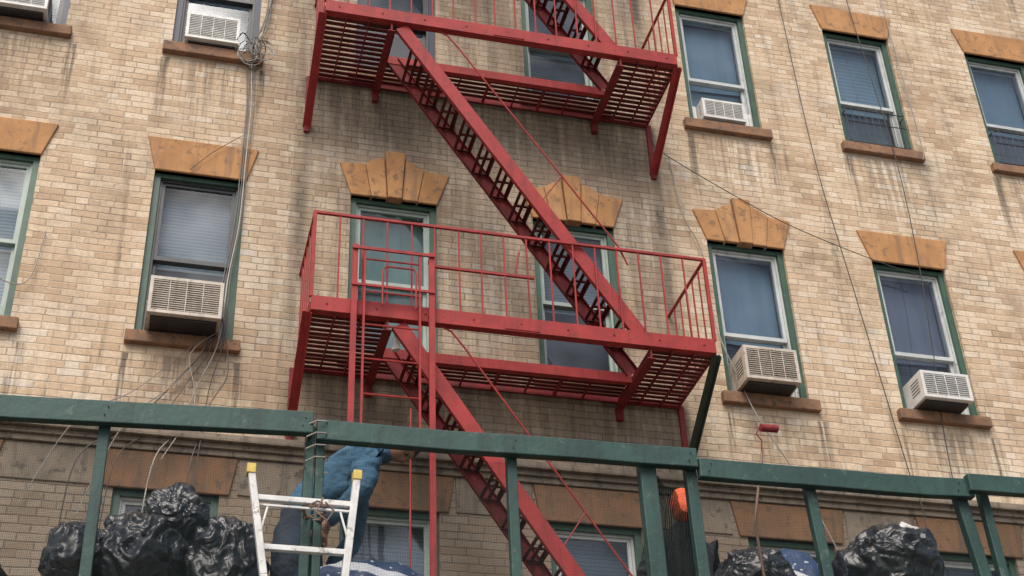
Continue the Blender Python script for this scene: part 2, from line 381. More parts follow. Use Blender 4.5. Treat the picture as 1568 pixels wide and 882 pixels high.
WCFG = {
    (2, 2): (GREENF, DARKS, BL_LIGHT, BL_DARK), (2, 1): (GREENF, GREYS, BL_LIGHT, BL_LIGHT),
    (2, 3): (GREENF, GREYS, CU_TEAL, CU_TEAL), (2, 4): (GREENF, GREYS, BL_MID, INTER),
    (2, 5): (GREENF, WHITES, CU_BLUE, BL_DARK), (2, 6): (GREENF, WHITES, CU_PURP, BL_DARK),
    (2, 7): (GREENF, WHITES, CU_BLUE, CU_BLUE),
    (3, 2): (NAVY, DARKS, BL_DARK, BL_DARK), (3, 1): (NAVY, DARKS, BL_DARK, BL_DARK), (3, 3): (NAVY, DARKS, BL_DARK, INTER),
    (3, 4): (GREENF, GREYS, BL_DARK, BL_DARK), (3, 5): (GREENF, WHITES, CU_BLUE, CU_BLUE),
    (3, 6): (GREENF, WHITES, BL_BLUE, BL_MID), (3, 7): (GREENF, WHITES, CU_BLUE, BL_MID),
    (1, 3): (GREENF, GREYS, BL_MID, CU_WHITE), (1, 4): (GREENF, WHITES, BL_MID, BL_MID)}
DEF = (GREENF, WHITES, BL_MID, BL_DARK)
for r, (z0, z1, zl) in ROWS.items():
    wm = MB()
    for ci, c in enumerate(COLS):
        fr, sa, up, lo = WCFG.get((r, ci), DEF)
        x0, x1 = c, c + WW; fw = .055
        y0 = .035
        wm.box(x0 - .01, x0 + fw, y0, .2, z0 + .001, z1, fr); wm.box(x1 - fw, x1 + .01, y0, .2, z0 + .001, z1, fr)
        wm.box(x0 + fw, x1 - fw, y0 + .003, .2, z1 - .04, z1 + .01, fr); wm.box(x0 + fw, x1 - fw, y0 + .02, .2, z0 - .01, z0 + .04, fr)
        a, b = x0 + fw, x1 - fw; t, bo = z1 - .04, z0 + .04
        for (p, q) in ((a, a + .02), (b - .02, b)): wm.box(p, q, .07, .19, bo, t, sa)
        wm.box(a + .02, b - .02, .07, .19, t - .02, t, sa)
        a += .02; b -= .02; t -= .02
        mid = bo + (t - bo) * (.5 if ci < 5 or r == 2 and ci == 7 else .42); st = .028
        wm.box(a, a + st, .085, .115, mid - .03, t, sa); wm.box(b - st, b, .085, .115, mid - .03, t, sa)
        wm.box(a + st, b - st, .085, .115, t - st, t, sa); wm.box(a + st, b - st, .085, .115, mid - .03, mid + .008, sa)
        wm.add([(a + st, .1, mid), (b - st, .1, mid), (b - st, .1, t - st), (a + st, .1, t - st)], [(0, 1, 2, 3)], GLASS)
        wm.box(a, a + st, .125, .155, bo, mid, sa); wm.box(b - st, b, .125, .155, bo, mid, sa)
        wm.box(a + st, b - st, .125, .155, bo, bo + .05, sa); wm.box(a + st, b - st, .12, .155, mid - .028, mid + .005, sa)
        wm.add([(a + st, .14, bo + .05), (b - st, .14, bo + .05), (b - st, .14, mid - .03), (a + st, .14, mid - .03)], [(0, 1, 2, 3)], GLASS)
        if up is not INTER:
            k1, k2 = random.uniform(-.02, .02), random.uniform(-.02, .02)
            wm.add([(a, .21, mid - .04 + k1), (b, .21, mid - .04 + k2), (b, .21, t), (a, .21, t)], [(0, 1, 2, 3)], up)
        if lo is not INTER:
            drop = 0 if lo is up else .12
            wm.add([(a, .23, bo + drop), (b, .23, bo + drop * 1.2), (b, .23, mid), (a, .23, mid)], [(0, 1, 2, 3)], lo)
    wm.done('windows_floor_%d' % (r + 1), bld)

# ------------------------------------------------------------------ air conditioners
def aircon(x0, x1, z0, z1, yf, body, coil, fill=None):
    m = MB(); t = .028
    m.box(x0, x1, yf + .025, .16, z0, z1, body)
    m.box(x0, x1, yf, yf + .025, z0, z0 + t, body); m.box(x0, x1, yf, yf + .025, z1 - t, z1, body)
    m.box(x0, x0 + t, yf, yf + .025, z0 + t, z1 - t, body); m.box(x1 - t, x1, yf, yf + .025, z0 + t, z1 - t, body)
    m.box(x0 + t, x1 - t, yf + .015, yf + .026, z0 + t, z1 - t, coil)
    n = int((z1 - z0 - 2 * t) / .02)
    for i in range(n):
        z = z0 + t + (i + .5) * (z1 - z0 - 2 * t) / n
        m.box(x0 + t, x1 - t, yf + .002, yf + .016, z - .0035, z + .0035, body)
    k = 4
    for i in range(1, k):
        x = x0 + t + i * (x1 - x0 - 2 * t) / k; m.box(x - .003, x + .003, yf + .001, yf + .017, z0 + t, z1 - t, body)
    for i in range(6):
        z = z0 + .08 + i * .03
        if z < z1 - .05:
            for xx in (x0, x1): m.box(xx - .002, xx + .002, yf + .06, min(yf + .2, .0), z, z + .012, ACDARK)
    m.box(x0 + .03, x1 - .03, yf + .05, .06, z0 - .02, z0 - .001, BLACKI)
    if fill:
        for (a, b) in fill:
            n = max(2, int((b - a) / .022))
            for i in range(n):
                xa = a + (b - a) * i / n; xb = a + (b - a) * (i + 1) / n
                m.box(xa, xb - .003, .06 + (.008 if i % 2 else 0), .08, z0, z1, WHITEP)
    return m.done('air_conditioner', None, .004)
aircon(-.185, .385, 7.86, 8.20, -.30, ACBEIGE, ACDARK, [(-.2, -.19)])
aircon(4.82, 5.32, 7.86, 8.19, -.26, ACBEIGE, ACDARK, [(5.325, 5.44)])
aircon(6.50, 6.98, 7.86, 8.13, -.26, ACWHITE, ACLIGHTCOIL, [(6.985, 7.12)])
aircon(4.86, 5.31, 10.96, 11.20, -.08, ACWHITE, ACLIGHTCOIL, [(4.81, 4.855), (5.315, 5.44)])
aircon(-.16, .32, 10.96, 11.27, -.12, WHITEP, ACLIGHTCOIL)
aircon(-1.87, -1.36, 10.96, 11.30, -.20, ACWHITE, ACLIGHTCOIL)

def guard(x0, x1, z0, z1):
    m = MB(); y = -.035
    for z in (z0, (z0 + z1) / 2 + .05, z1): m.tube([(x0, y, z), (x1, y, z)], .006, BLACKI, 6)
    n = 9
    for i in range(n + 1):
        x = x0 + (x1 - x0) * i / n; m.tube([(x, y, z0), (x, y, z1 + (.05 if i % 2 else 0))], .004, BLACKI, 5)
    for x in (x0, x1):
        for z in (z0 + .02, z1 - .02): m.tube([(x, y, z), (x, .05, z)], .006, BLACKI, 5)
    m.done('window_guard')
guard(6.47, 7.13, 10.96, 11.40); guard(8.17, 8.83, 10.96, 11.40)

# ------------------------------------------------------------------ fire escape
fe = empty('fire_escape')
XA, XB, YF = 1.01, 4.27, -.88
def balcony(L, name, strutmat=RED):
    m = MB()
    m.box(XA, XB, YF - .012, YF + .012, L, L + .13, RED); m.box(XA, XB, YF + .012, YF + .06, L, L + .012, RED)
    for x in (XA, XB): m.box(x - .01, x + .01, YF + .014, 0.02, L, L + .08, RED2)
    for x in (1.60, 3.72):
        m.box(x - .008, x + .008, YF + .014, .02, L - .09, L + .0, RED2); m.box(x - .035, x + .035, YF + .014, .02, L - .10, L - .09, RED2)
        m.prism([(x - .025, L - .20), (x + .025, L - .20), (x + .03, L - .09), (x - .03, L - .09)], -.05, .02, RED2)
    m.box(1.61, 3.71, -.412, -.40, L - .06, L + .03, RED); m.box(1.61, 3.71, -.40, -.36, L - .06, L - .05, RED)
    m.box(XA + .01, XB - .01, -.03, -.012, L - .03, L + .03, RED2)
    n = 13
    for i in range(n):
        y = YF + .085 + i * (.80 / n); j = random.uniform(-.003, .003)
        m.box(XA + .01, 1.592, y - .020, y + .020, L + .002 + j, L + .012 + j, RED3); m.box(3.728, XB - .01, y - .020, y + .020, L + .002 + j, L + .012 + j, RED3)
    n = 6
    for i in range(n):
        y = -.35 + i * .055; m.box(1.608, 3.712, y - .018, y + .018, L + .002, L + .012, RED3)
    for x in (1.2, 1.4, 3.9, 4.09): m.box(x - .006, x + .006, YF + .02, -.02, L - .03, L - .004, RED2)
    for x in (2.1, 2.62, 3.15): m.box(x - .01, x + .01, -.398, -.02, L - .04, L - .004, RED2)
    for x in (2.35, 2.9, 3.4): m.box(x - .006, x + .006, -.398, -.02, L - .03, L - .004, RED2)
    T = L + .925
    m.box(XA - .012, XB + .012, YF - .012, YF + .012, T - .014, T + .010, RED)
    for x in (XA, XB): m.box(x - .012, x + .012, YF + .012, .02, T - .012, T + .008, RED)
    for x in (XA, XB): m.box(x - .014, x + .014, YF - .014, YF + .014, L + .12, T + .006, RED)
    n = 17
    for i in range(1, n):
        x = XA + (XB - XA) * i / n + random.uniform(-.008, .008); k = random.uniform(-.006, .006)
        m.bar((x, YF, L + .13), (x + k, YF, T - .012), .013, .013, RED, up=(0, 1, 0))
    for x in (XA, XB):
        for i in range(1, 6):
            y = YF + .88 * i / 6; m.box(x - .006, x + .006, y - .006, y + .006, L + .08, T - .012, RED)
    m.box(1.93, 2.78, YF - .011, YF + .012, L + .52, L + .540, RED)
    for x, mt in ((XA - .02, RED), (XB + .01, strutmat)):
        m.bar((x, YF + .02, L), (x, -.005, L - .60), .075, .012, mt, up=(0, 1, .3)); m.bar((x + .03, YF + .02, L), (x + .03, -.005, L - .60), .012, .06, mt, up=(0, 1, .3))
        m.box(x - .025, x + .025, -.025, .01, L - .66, L, RED2)
    for i in range(9):
        x = XA + .12 + i * .38
        m.tube([(x, YF - .018, L + .065), (x, YF - .010, L + .065)], .009, RED2, 6)
    m.box(2.52, 2.80, YF - .018, YF - .0125, L + .012, L + .118, RED)
    m.done(name, fe, .002)
balcony(7.65, 'middle_balcony', strutmat=DKGREEN); balcony(10.78, 'upper_balcony'); balcony(13.91, 'top_balcony'); balcony(4.52, 'lower_balcony')

def stair(L, name):
    m = MB()
    a = V((1.69, 0, L + 3.10)); b = V((3.72, 0, L + .03)); d = (b - a).normalized()
    for y in (YF + .03, -.40):
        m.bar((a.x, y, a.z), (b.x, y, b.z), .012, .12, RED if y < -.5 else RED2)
        nrm = V((d.z, 0, -d.x)) * -1
        for sg in (-1, 1):
            o = nrm * .058 * sg; yy = y + (.016 if y < -.5 else -.016)
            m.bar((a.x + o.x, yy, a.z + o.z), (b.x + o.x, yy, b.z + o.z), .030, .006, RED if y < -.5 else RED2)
    n = 13
    for i in range(1, n):
        p = a.lerp(b, i / n)
        for k in range(3):
            x = p.x - .075 + k * .062
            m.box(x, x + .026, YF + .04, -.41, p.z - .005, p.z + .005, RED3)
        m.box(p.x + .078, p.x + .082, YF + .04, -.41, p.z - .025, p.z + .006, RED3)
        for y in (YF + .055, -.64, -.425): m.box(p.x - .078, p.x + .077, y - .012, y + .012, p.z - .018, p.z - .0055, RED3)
    y = YF + .03
    m.tube([(1.80, y, L + 3.16), (1.98, y, L + 3.15), (2.10, y, L + 3.09), (2.20, y, L + 2.96), (2.8, y, L + 2.07), (3.53, y, L + .98), (3.60, y, L + .80)], .008, RED, 8)
    p = a.lerp(b, .58); m.tube([(p.x, y, p.z), (p.x + .22, y, p.z + .34)], .006, RED, 6)
    m.done(name, fe)
stair(7.65, 'middle_stair'); stair(10.78, 'upper_stair'); stair(4.52, 'lower_stair')

lad = MB(); y = -.955
for x, zb in ((1.325, 6.4), (1.925, 5.2)):
    lad.box(x - .022, x + .022, y - .012, y + .012, zb, 8.25, RED)
    for z in (7.70, 8.2): lad.box(x - .015, x + .015, y + .012, YF - .012, z - .02, z + .02, RED)
lad.box(1.303, 1.947, y - .028, y - .012, 8.20, 8.225, RED); lad.box(1.303, 1.947, y - .025, y - .012, 7.86, 7.88, RED)
for x in (1.40, 1.83): lad.box(x - .008, x + .008, y - .02, y + .005, 6.55, 8.2, RED)
for i in range(6): lad.tube([(1.40, y - .008, 6.62 + i * .30), (1.83, y - .008, 6.62 + i * .30)], .008, RED, 6)
lad.tube([(1.54, y - .02, 7.7), (1.54, y - .02, 8.02), (1.57, y - .02, 8.06), (1.78, y - .02, 8.06), (1.80, y - .02, 8.03), (1.80, y - .02, 7.7)], .008, RED, 6)
lad.tube([(1.77, -.93, 6.85), (1.77, -.93, 5.3)], .008, RED, 6)
lad.tube([(1.83, y - .03, 6.62), (1.90, y - .05, 6.56), (1.95, y - .04, 6.60), (1.93, y - .03, 6.66)], .02, RED3, 8)
lad.done('drop_ladder', fe)
misc = MB()
misc.tube([(2.35, -.01, 10.35), (2.30, -.22, 10.62)], .009, RED2, 6)
misc.tube([(2.62, -.88, 8.18), (2.66, -.88, 8.42)], .008, RED, 6)
misc.done('loose_rods', fe)
lamp = MB(); lamp.prism([(1.655, 7.45), (1.72, 7.47), (1.715, 7.56), (1.69, 7.575), (1.67, 7.57)], -.76, -.71, WHITEP); lamp.tube([(1.69, -.735, 7.565), (1.68, -.73, 7.66)], .008, BLACKI, 6)
lamp.done('work_lamp', None, .006)

# ------------------------------------------------------------------ cables
def cable(name, lists):
    m = MB()
    for pts, r, mat in lists:
        P = [V(p) for p in pts]; out = []
        for i in range(len(P) - 1):
            p0 = P[max(i - 1, 0)]; p1 = P[i]; p2 = P[i + 1]; p3 = P[min(i + 2, len(P) - 1)]
            for k in range(8):
                t = k / 8
                out.append(.5 * ((2 * p1) + (p2 - p0) * t + (2 * p0 - 5 * p1 + 4 * p2 - p3) * t * t + (3 * p1 - 3 * p2 + p3 - p0) * t ** 3))
        out.append(P[-1]); m.tube(out, r, mat, 5)
    m.done(name)
L1 = []
for k in range(4):
    o = (k - 1.5) * .018; j = lambda: random.uniform(-.012, .012)
    L1.append(([(.62 + o * 2, -.03, 12.9), (.58 + o + j(), -.04, 11.7), (.54 + o + j(), -.05, 11.3), (.46 + o + j(), -.05, 10.92), (.475 + o + j(), -.04, 10.3), (.47 + o, -.04, 9.68), (.45 + o + j(), -.05, 9.0), (.41 + o, -.06, 8.43), (.37 + o * 2, -.09, 7.79), (.22 + o * 5, -.04, 7.4), (.05 + o * 10, -.04, 6.98), (-.15 + o * 15, -.14, 6.6), (-.2 + o * 15, -.1, 5.6)], .0045 if k % 2 else .006, CABLE_L if k == 2 else CABLE_D))
for k in range(10):
    rx, rz = random.uniform(.05, .14), random.uniform(.06, .13); cx, cz = .47 + random.uniform(-.07, .08), 10.9 + random.uniform(-.06, .06)
    ph = random.uniform(0, 6); L1.append(([(cx + rx * math.cos(a * .7 + ph), -.06 - .01 * k, cz + rz * math.sin(a * .7 + ph)) for a in range(10)], .005, CABLE_L if k % 3 else CABLE_D))
L1.append(([(.30, -.12, 11.0), (.36, -.1, 11.12), (.47, -.06, 10.98)], .006, CABLE_D))
L1.append(([(.60, -.05, 12.9), (.66, -.06, 12.2), (.57, -.06, 11.5), (.50, -.06, 10.95)], .0045, CABLE_D))
L1.append(([(.44, -.05, 9.95), (.20, -.05, 9.72), (.02, -.04, 9.50)], .003, CABLE_D))
L1.append(([(.40, -.10, 8.0), (.48, -.10, 7.5), (.35, -.08, 7.15), (.30, -.1, 6.5)], .0045, CABLE_D))
L1.append(([(.36, -.10, 7.85), (.18, -.10, 7.62), (.25, -.08, 7.2), (.05, -.1, 6.7)], .0045, CABLE_L))
cable('cable_bundle', L1)
cable('wall_cable', [([(5.92, -.05, 14.5), (5.94, -.05, 12.87), (6.0, -.05, 10.61), (6.12, -.07, 9.1), (6.31, -.05, 7.21), (6.32, -.12, 6.7), (6.3, -.05, 5)], .005, CABLE_D)])
cable('wall_cable', [([(6.75, -.05, 14.5), (6.77, -.05, 13.06), (6.89, -.08, 10.9), (6.88, -.08, 9.6), (6.80, -.08, 8.4), (6.705, -.08, 7.22), (6.7, -.12, 5)], .005, CABLE_D)])
cable('wall_cable', [([(7.18, -.04, 14.5), (7.21, -.04, 13.1), (7.24, -.07, 11.04), (7.2, -.05, 10.86)], .006, CABLE_L)])
cable('wall_cable', [([(4.30, -.03, 10.6), (4.40, -.04, 10.43), (5.12, -.06, 9.98), (5.65, -.06, 9.715), (6.42, -.05, 9.46), (6.9, -.04, 9.35)], .0045, CABLE_D)])
cable('wall_cable', [([(4.45, -.03, 10.4), (4.52, -.04, 9.7), (4.66, -.04, 9.3), (4.70, -.04, 8.5), (4.83, -.05, 8.0), (4.95, -.10, 7.55), (5.25, -.08, 7.0), (5.6, -.12, 6.0)], .006, CABLE_L)])
cable('wall_cable', [([(-.9, -.03, 6.3), (-.6, -.12, 6.95), (-.2, -.05, 7.3), (.2, -.05, 7.75), (.42, -.08, 8.0)], .0045, CABLE_L),
                     ([(-.5, -.1, 6.2), (-.25, -.12, 6.95), (.1, -.05, 7.4), (.33, -.08, 7.8)], .0045, CABLE_L)])
cable('wall_cable', [([(-2.2, -.05, 8.3), (-1.6, -.12, 8.25), (-1.15, -.05, 8.15), (-1.05, -.03, 8.7)], .005, CABLE_L)])

# ------------------------------------------------------------------ ground
g = MB(); g.add([(-400, -400, -.004), (400, -400, -.004), (400, 400, -.004), (-400, 400, -.004)], [(0, 1, 2, 3)], CONC); g.done('ground')
g = MB(); g.add([(-400, -15, 0), (400, -15, 0), (400, -4.8, 0), (-400, -4.8, 0)], [(0, 1, 2, 3)], ASPH); g.done('road')
g = MB(); g.box(-60, 60, -4.65, 0, -.05, .13, CONC); g.box(-60, 60, -4.8, -4.653, -.05, .135, BAND); g.done('sidewalk')

# ------------------------------------------------------------------ sidewalk shed
sh = empty('sidewalk_shed')
S = MB(); Y0 = -4.0
def beam(xa, za, xb, zb, h=.105, dpt=.05, y=Y0):
    n = 6; pts = []
    for i in range(n + 1):
        t = i / n; w = math.sin(t * math.pi)
        pts.append((xa + (xb - xa) * t, y + .004 * math.sin(t * 7 + xa), za + (zb - za) * t - .006 * w + .002 * math.sin(t * 11 + xa)))
    vs = []
    for (x, yy, z) in pts:
        for a, b in ((-1, -1), (1, -1), (1, 1), (-1, 1)): vs.append((x, yy + a * dpt / 2, z + b * h / 2 + random.uniform(-.0015, .0015)))
    fs = [(0, 1, 2, 3), tuple(n * 4 + k for k in (3, 2, 1, 0))]
    for i in range(n):
        for k in range(4): a = i * 4 + k; b = i * 4 + (k + 1) % 4; fs.append((a, b, b + 4, a + 4))
    S.add(vs, fs, SHED)
beam(-3.2, 4.80, .705, 4.937, .115); beam(.722, 4.905, 2.622, 4.940); beam(2.628, 4.885, 4.15, 4.905)
beam(4.11, 4.925, 7.5, 4.99, .10, .05, Y0 - .03)
def post(x, top, w=.055, d=.045, y=Y0 + .052, zb=3.6, dx=0): S.bar((x + dx, y, zb), (x, y, top), w, d, SHED, up=(0, 1, 0))
post(-.234, 4.90, .052, dx=.006); post(.70, 4.95, .045, dx=-.008); post(.748, 4.96, .04, dx=.004); post(1.675, 4.92, .05, dx=.01); post(2.37, 4.95, .085, .06, dx=.012)
post(2.60, 4.95, .06, dx=.02); post(3.24, 4.90, .055, dx=.06); post(4.09, 4.98, .065, .05, dx=.13); post(4.24, 4.92, .05, dx=.03)
post(-1.2, 4.88); post(-2.2, 4.85); post(5.2, 4.95); post(6.3, 4.97)
S.box(-4, 8, -4.12, -.7, 3.5, 3.58, PLY); S.box(-4, 8, -4.16, -4.12, 3.25, 3.62, SHED)
for i in range(14): S.box(-3.9 + i * .9, -3.82 + i * .9, -4.1, -.7, 3.3, 3.499, SHED)
for x in (-3.5, -1, 1.5, 4, 6.5):
    for yy in (-3.95, -.85):
        S.box(x - .06, x + .06, yy - .06, yy + .06, .13, 3.3, SHED)
S.done('shed_frame', sh, .005)
P_ = MB()
for x, z in ((.66, 4.935), (2.58, 4.937), (2.68, 4.885), (4.06, 4.903), (1.675, 4.916), (-.234, 4.90)):
    for dz in (-.02, .022): P_.tube([(x + dz * .3, Y0 - .033, z + dz), (x + dz * .3, Y0 - .02, z + dz)], .003, BLACKI, 6)
P_.done('nail_heads', sh)
N = MB(); nn_ = 60; vs = []; fs = []
for i in range(nn_ + 1):
    x = -3.2 + 10.7 * i / nn_
    for j, z in enumerate((4.87, 4.5, 4.1, 3.6)):
        vs.append((x, Y0 + .082 + (.02 * math.sin(x * 3.1 + z * 4) + .02 if 0 < j else 0), z))
for i in range(nn_):
    for j in range(3): k = i * 4 + j; fs.append((k, k + 4, k + 5, k + 1))
N.add(vs, fs, NET); N.done('debris_netting', sh, smooth=True)
N2 = MB(); nx, nz = 30, 8
vs = []; fs = []
for j in range(nz + 1):
    for i in range(nx + 1):
        u_ = i / nx; w_ = j / nz
        top = 4.90 - .30 * max(0, (u_ - .35)) * 1.5
        vs.append((2.39 + .30 * u_ + .03 * w_ * math.sin(9 * u_), -3.84 + .03 * math.sin(u_ * 21 + w_ * 2), 3.6 + (top - 3.6) * (1 - w_)))
for j in range(nz):
    for i in range(nx):
        k = j * (nx + 1) + i; fs.append((k, k + 1, k + nx + 2, k + nx + 1))
N2.add(vs, fs, NETD); N2.done('folded_netting', sh, smooth=True)
R = MB(); rp = []
for i in range(30):
    a = i * .9; rp.append((.725 + .055 * math.cos(a), Y0 + .01 + .06 * math.sin(a), 4.70 + i * .009))
R.tube(rp, .004, CABLE_L, 5)
rp = []
for i in range(16):
    a = i * 1.1; rp.append((.725 + .055 * math.cos(a), -4.04 + .085 * math.sin(a), 4.46 + (i % 4) * .012))
R.tube(rp, .005, WOOD, 5)
R.tube([(.76, -4.13, 4.48), (.80, -4.13, 4.44), (.77, -4.13, 4.39), (.72, -4.13, 4.43), (.75, -4.13, 4.50)], .005, WOOD, 5)
R.done('tied_rope', sh)

# ------------------------------------------------------------------ ladder
A = MB()
ptsL = [(.426, -4.09, 4.63), (.511, -4.085, 4.131), (.56, -4.08, 3.625)]
ptsR = [(.905, -4.09, 4.64), (.862, -4.085, 4.131), (.83, -4.08, 3.625)]
for P in (ptsL, ptsR):
    for a, b in zip(P[:-1], P[1:]): A.bar(a, b, .032, .045, ALU, up=(0, 1, .2))
def on(P, z):
    for a, b in zip(P[:-1], P[1:]):
        if b[2] <= z <= a[2]:
            t = (a[2] - z) / (a[2] - b[2]); return V(a).lerp(V(b), t)
for z in (4.495, 4.262, 4.03, 3.80):
    A.bar(on(ptsL, z), on(ptsR, z), .028, .026, ALU)
A.bar(on(ptsL, 4.462), on(ptsR, 4.462), .012, .012, ALU); A.bar(on(ptsL, 4.31), on(ptsL, 4.47) + V((.06, 0, 0)), .008, .010, ALU); A.bar(on(ptsR, 4.31), on(ptsR, 4.47) - V((.06, 0, 0)), .008, .010, ALU)
for P in (ptsL, ptsR):
    p = V(P[0]); A.bar(p + V((0, 0, -.025)), p + V((0, 0, .022)), .040, .054, YEL, up=(0, 1, 0))
A.done('ladder', None, .003)

# ------------------------------------------------------------------ garbage bags
def bag(c, r, seed, knot=0.0):
    rnd = random.Random(seed)
    bm = bmesh.new(); bmesh.ops.create_icosphere(bm, subdivisions=6, radius=1)
    s = V((seed * 3.7, seed * 1.3, seed * 7.1))
    planes = []
    for i in range(30):
        d = V((rnd.gauss(0, 1), rnd.gauss(0, 1), rnd.gauss(0, 1))).normalized(); planes.append((d, rnd.uniform(.74, 1.02)))
    for v in bm.verts:
        n = v.co.normalized()
        w = V((noise.noise(n * 2.0 + s), noise.noise(n * 2.0 - s), noise.noise(n * 2.2 + s * 2))) * .38
        q = (n + w); qn = q.normalized()
        pk = 9
        for d, h in planes:
            dt = qn.dot(d)
            if dt > .3: pk = min(pk, h / dt)
        pk = min(pk, 1.2)
        k = .60 * pk + .38 * (1 + .4 * noise.noise(q * 1.4 + s))
        k += .17 * (.30 - abs(noise.noise(q * 2.4 + s)))
        pl = V((q.x * 4.2, q.y * 4.2, q.z * 1.0))
        k += .15 * (.32 - abs(noise.noise(pl + s))) * max(.15, min(1, n.z + .4))
        k += .060 * (.32 - abs(noise.noise(q * 6 - s)))
        k += .022 * (.32 - abs(noise.noise(V((q.x * 13, q.y * 13, q.z * 6)) + s)))
        if knot and n.z > .70:
            t = (n.z - .70) / .30; az = math.atan2(n.y, n.x)
            k *= (1 + .10 * math.sin(az * 7 + seed) * (1 - t)); k += knot * t ** 4
        p = n * k
        if p.z < -.75: p.z = -.75 - (-.75 - p.z) * .2
        v.co = V((p.x * r[0] + c[0], p.y * r[1] + c[1], p.z * r[2] + c[2]))
    me = bpy.data.meshes.new('garbage_bag'); bm.to_mesh(me); bm.free(); me.materials.append(BAG)
    for p in me.polygons: p.use_smooth = True
    ob = bpy.data.objects.new('garbage_bag', me); scene.collection.objects.link(ob)
bag((.15, -3.40, 4.67), (.15, .15, .16), 1, .25)
bag((-.02, -3.40, 4.42), (.26, .28, .24), 2, .2)
bag((-.27, -3.42, 4.38), (.19, .22, .24), 12, 0)
bag((.37, -3.42, 4.40), (.21, .24, .27), 3, .15)
bag((-.2, -3.3, 3.95), (.36, .36, .40), 4); bag((.4, -3.3, 3.95), (.36, .36, .40), 5)
bag((-.80, -3.4, 4.24), (.22, .24, .22), 6); bag((-.85, -3.35, 3.9), (.3, .3, .36), 7)
bag((3.12, -3.42, 4.53), (.22, .24, .20), 8, .1); bag((3.15, -3.3, 3.98), (.36, .36, .42), 9)
bag((3.95, -3.40, 4.69), (.285, .28, .245), 10, .0); bag((3.95, -3.3, 4.05), (.38, .36, .48), 11)

def tarp(c, r, seed):
    bm = bmesh.new(); bmesh.ops.create_icosphere(bm, subdivisions=5, radius=1); s = V((seed, seed * 2, 0))
    for v in bm.verts:
        n = v.co.normalized()
        e = (abs(n.x) ** 3.2 + abs(n.y) ** 3.2 + abs(n.z) ** 2.4) ** (-1 / 3)
        p = n * e * (1 + .07 * (1 - 2 * abs(noise.noise(n * 2 + s))) + .03 * (1 - 2 * abs(noise.noise(n * 6 + s))))
        v.co = V((p.x * r[0] + c[0], p.y * r[1] + c[1], max(p.z, -.98) * r[2] + c[2]))
    me = bpy.data.meshes.new('tarp_bundle'); bm.to_mesh(me); bm.free(); me.materials.append(TARP)
    for p in me.polygons: p.use_smooth = True
    ob = bpy.data.objects.new('tarp_covered_bundle', me); scene.collection.objects.link(ob)
tarp((1.09, -3.5, 4.0), (.40, .2, .44), 1); tarp((3.47, -3.12, 4.22), (.27, .2, .62), 4)
pb = MB()
pb.tube([(4.00, -3.45, 4.88), (4.04, -3.46, 4.93), (4.09, -3.46, 4.91), (4.13, -3.46, 4.93)], [.02, .035, .03, .012], WHITEP, 9); pb.done('plastic_jug', None, smooth=True)

# ------------------------------------------------------------------ paint roller
pr = MB()
pr.tube([(3.02, -3.8, 3.62), (2.99, -3.8, 4.72), (3.085, -3.8, 5.12)], .008, WOOD, 8)
pr.tube([(3.085, -3.8, 5.12), (3.095, -3.8, 5.20), (3.07, -3.8, 5.235), (3.09, -3.8, 5.275), (3.11, -3.8, 5.275)], .004, ROLLER, 6)
pr.tube([(3.10, -3.8, 5.276), (3.195, -3.8, 5.278)], .022, ROLLER, 12)
pr.done('paint_roller')

# ------------------------------------------------------------------ people
def skin_mesh(verts, edges, radii, root, sub=2):
    me = bpy.data.meshes.new('tmp'); me.from_pydata([tuple(v) for v in verts], edges, [])
    ob = bpy.data.objects.new('tmp', me); scene.collection.objects.link(ob)
    sm = ob.modifiers.new('skin', 'SKIN'); sm.use_smooth_shade = True
    ss = ob.modifiers.new('sub', 'SUBSURF'); ss.levels = sub; ss.render_levels = sub
    for i, r in enumerate(radii):
        rr = r if isinstance(r, tuple) else (r, r)
        me.skin_vertices[0].data[i].radius = rr
        me.skin_vertices[0].data[i].use_root = (i == root)
    bpy.context.view_layer.update()
    dg = bpy.context.evaluated_depsgraph_get()
    res = bpy.data.meshes.new_from_object(ob.evaluated_get(dg))
    bpy.data.objects.remove(ob); return res
def segd(p, a, b):
    ab = b - a; t = max(0, min(1, (p - a).dot(ab) / max(ab.length_squared, 1e-9))); return (p - (a + ab * t)).length
def hand(parent, wrist, dirn, palmn, curl, side):
    d = V(dirn).normalized(); n = V(palmn).normalized(); s = d.cross(n).normalized() * side
    w = V(wrist); vs = [w - d * .03, w + d * .03, w + d * .06]; ed = [(0, 1), (1, 2)]; rd = [.024, (.034, .016), (.036, .015)]
    for k, (off, ln) in enumerate(((-.03, .070), (-.010, .078), (.010, .074), (.030, .058))):
        b = w + d * .08 + s * off; i0 = len(vs); vs.append(b); rd.append(.0095); ed.append((2, i0))
        p = b; ang = curl * .5
        for q in range(3):
            dd = d * math.cos(ang) + n * math.sin(ang); p = p + dd * ln / 2.6; vs.append(p); rd.append(.0088 - q * .0008)
            ed.append((len(vs) - 2, len(vs) - 1)); ang += curl
    b = w + d * .03 - s * .032; i0 = len(vs); vs += [b, b + (d * .6 - s * .6 + n * .3).normalized() * .035, b + (d * .9 - s * .4 + n * .5).normalized() * .062]
    rd += [.012, .011, .009]; ed += [(1, i0), (i0, i0 + 1), (i0 + 1, i0 + 2)]
    me = skin_mesh(vs, ed, rd, 0); me.materials.clear(); me.materials.append(SKIN)
    for p in me.polygons: p.use_smooth = True; p.material_index = 0
    ob = bpy.data.objects.new('hand', me); scene.collection.objects.link(ob); ob.parent = parent
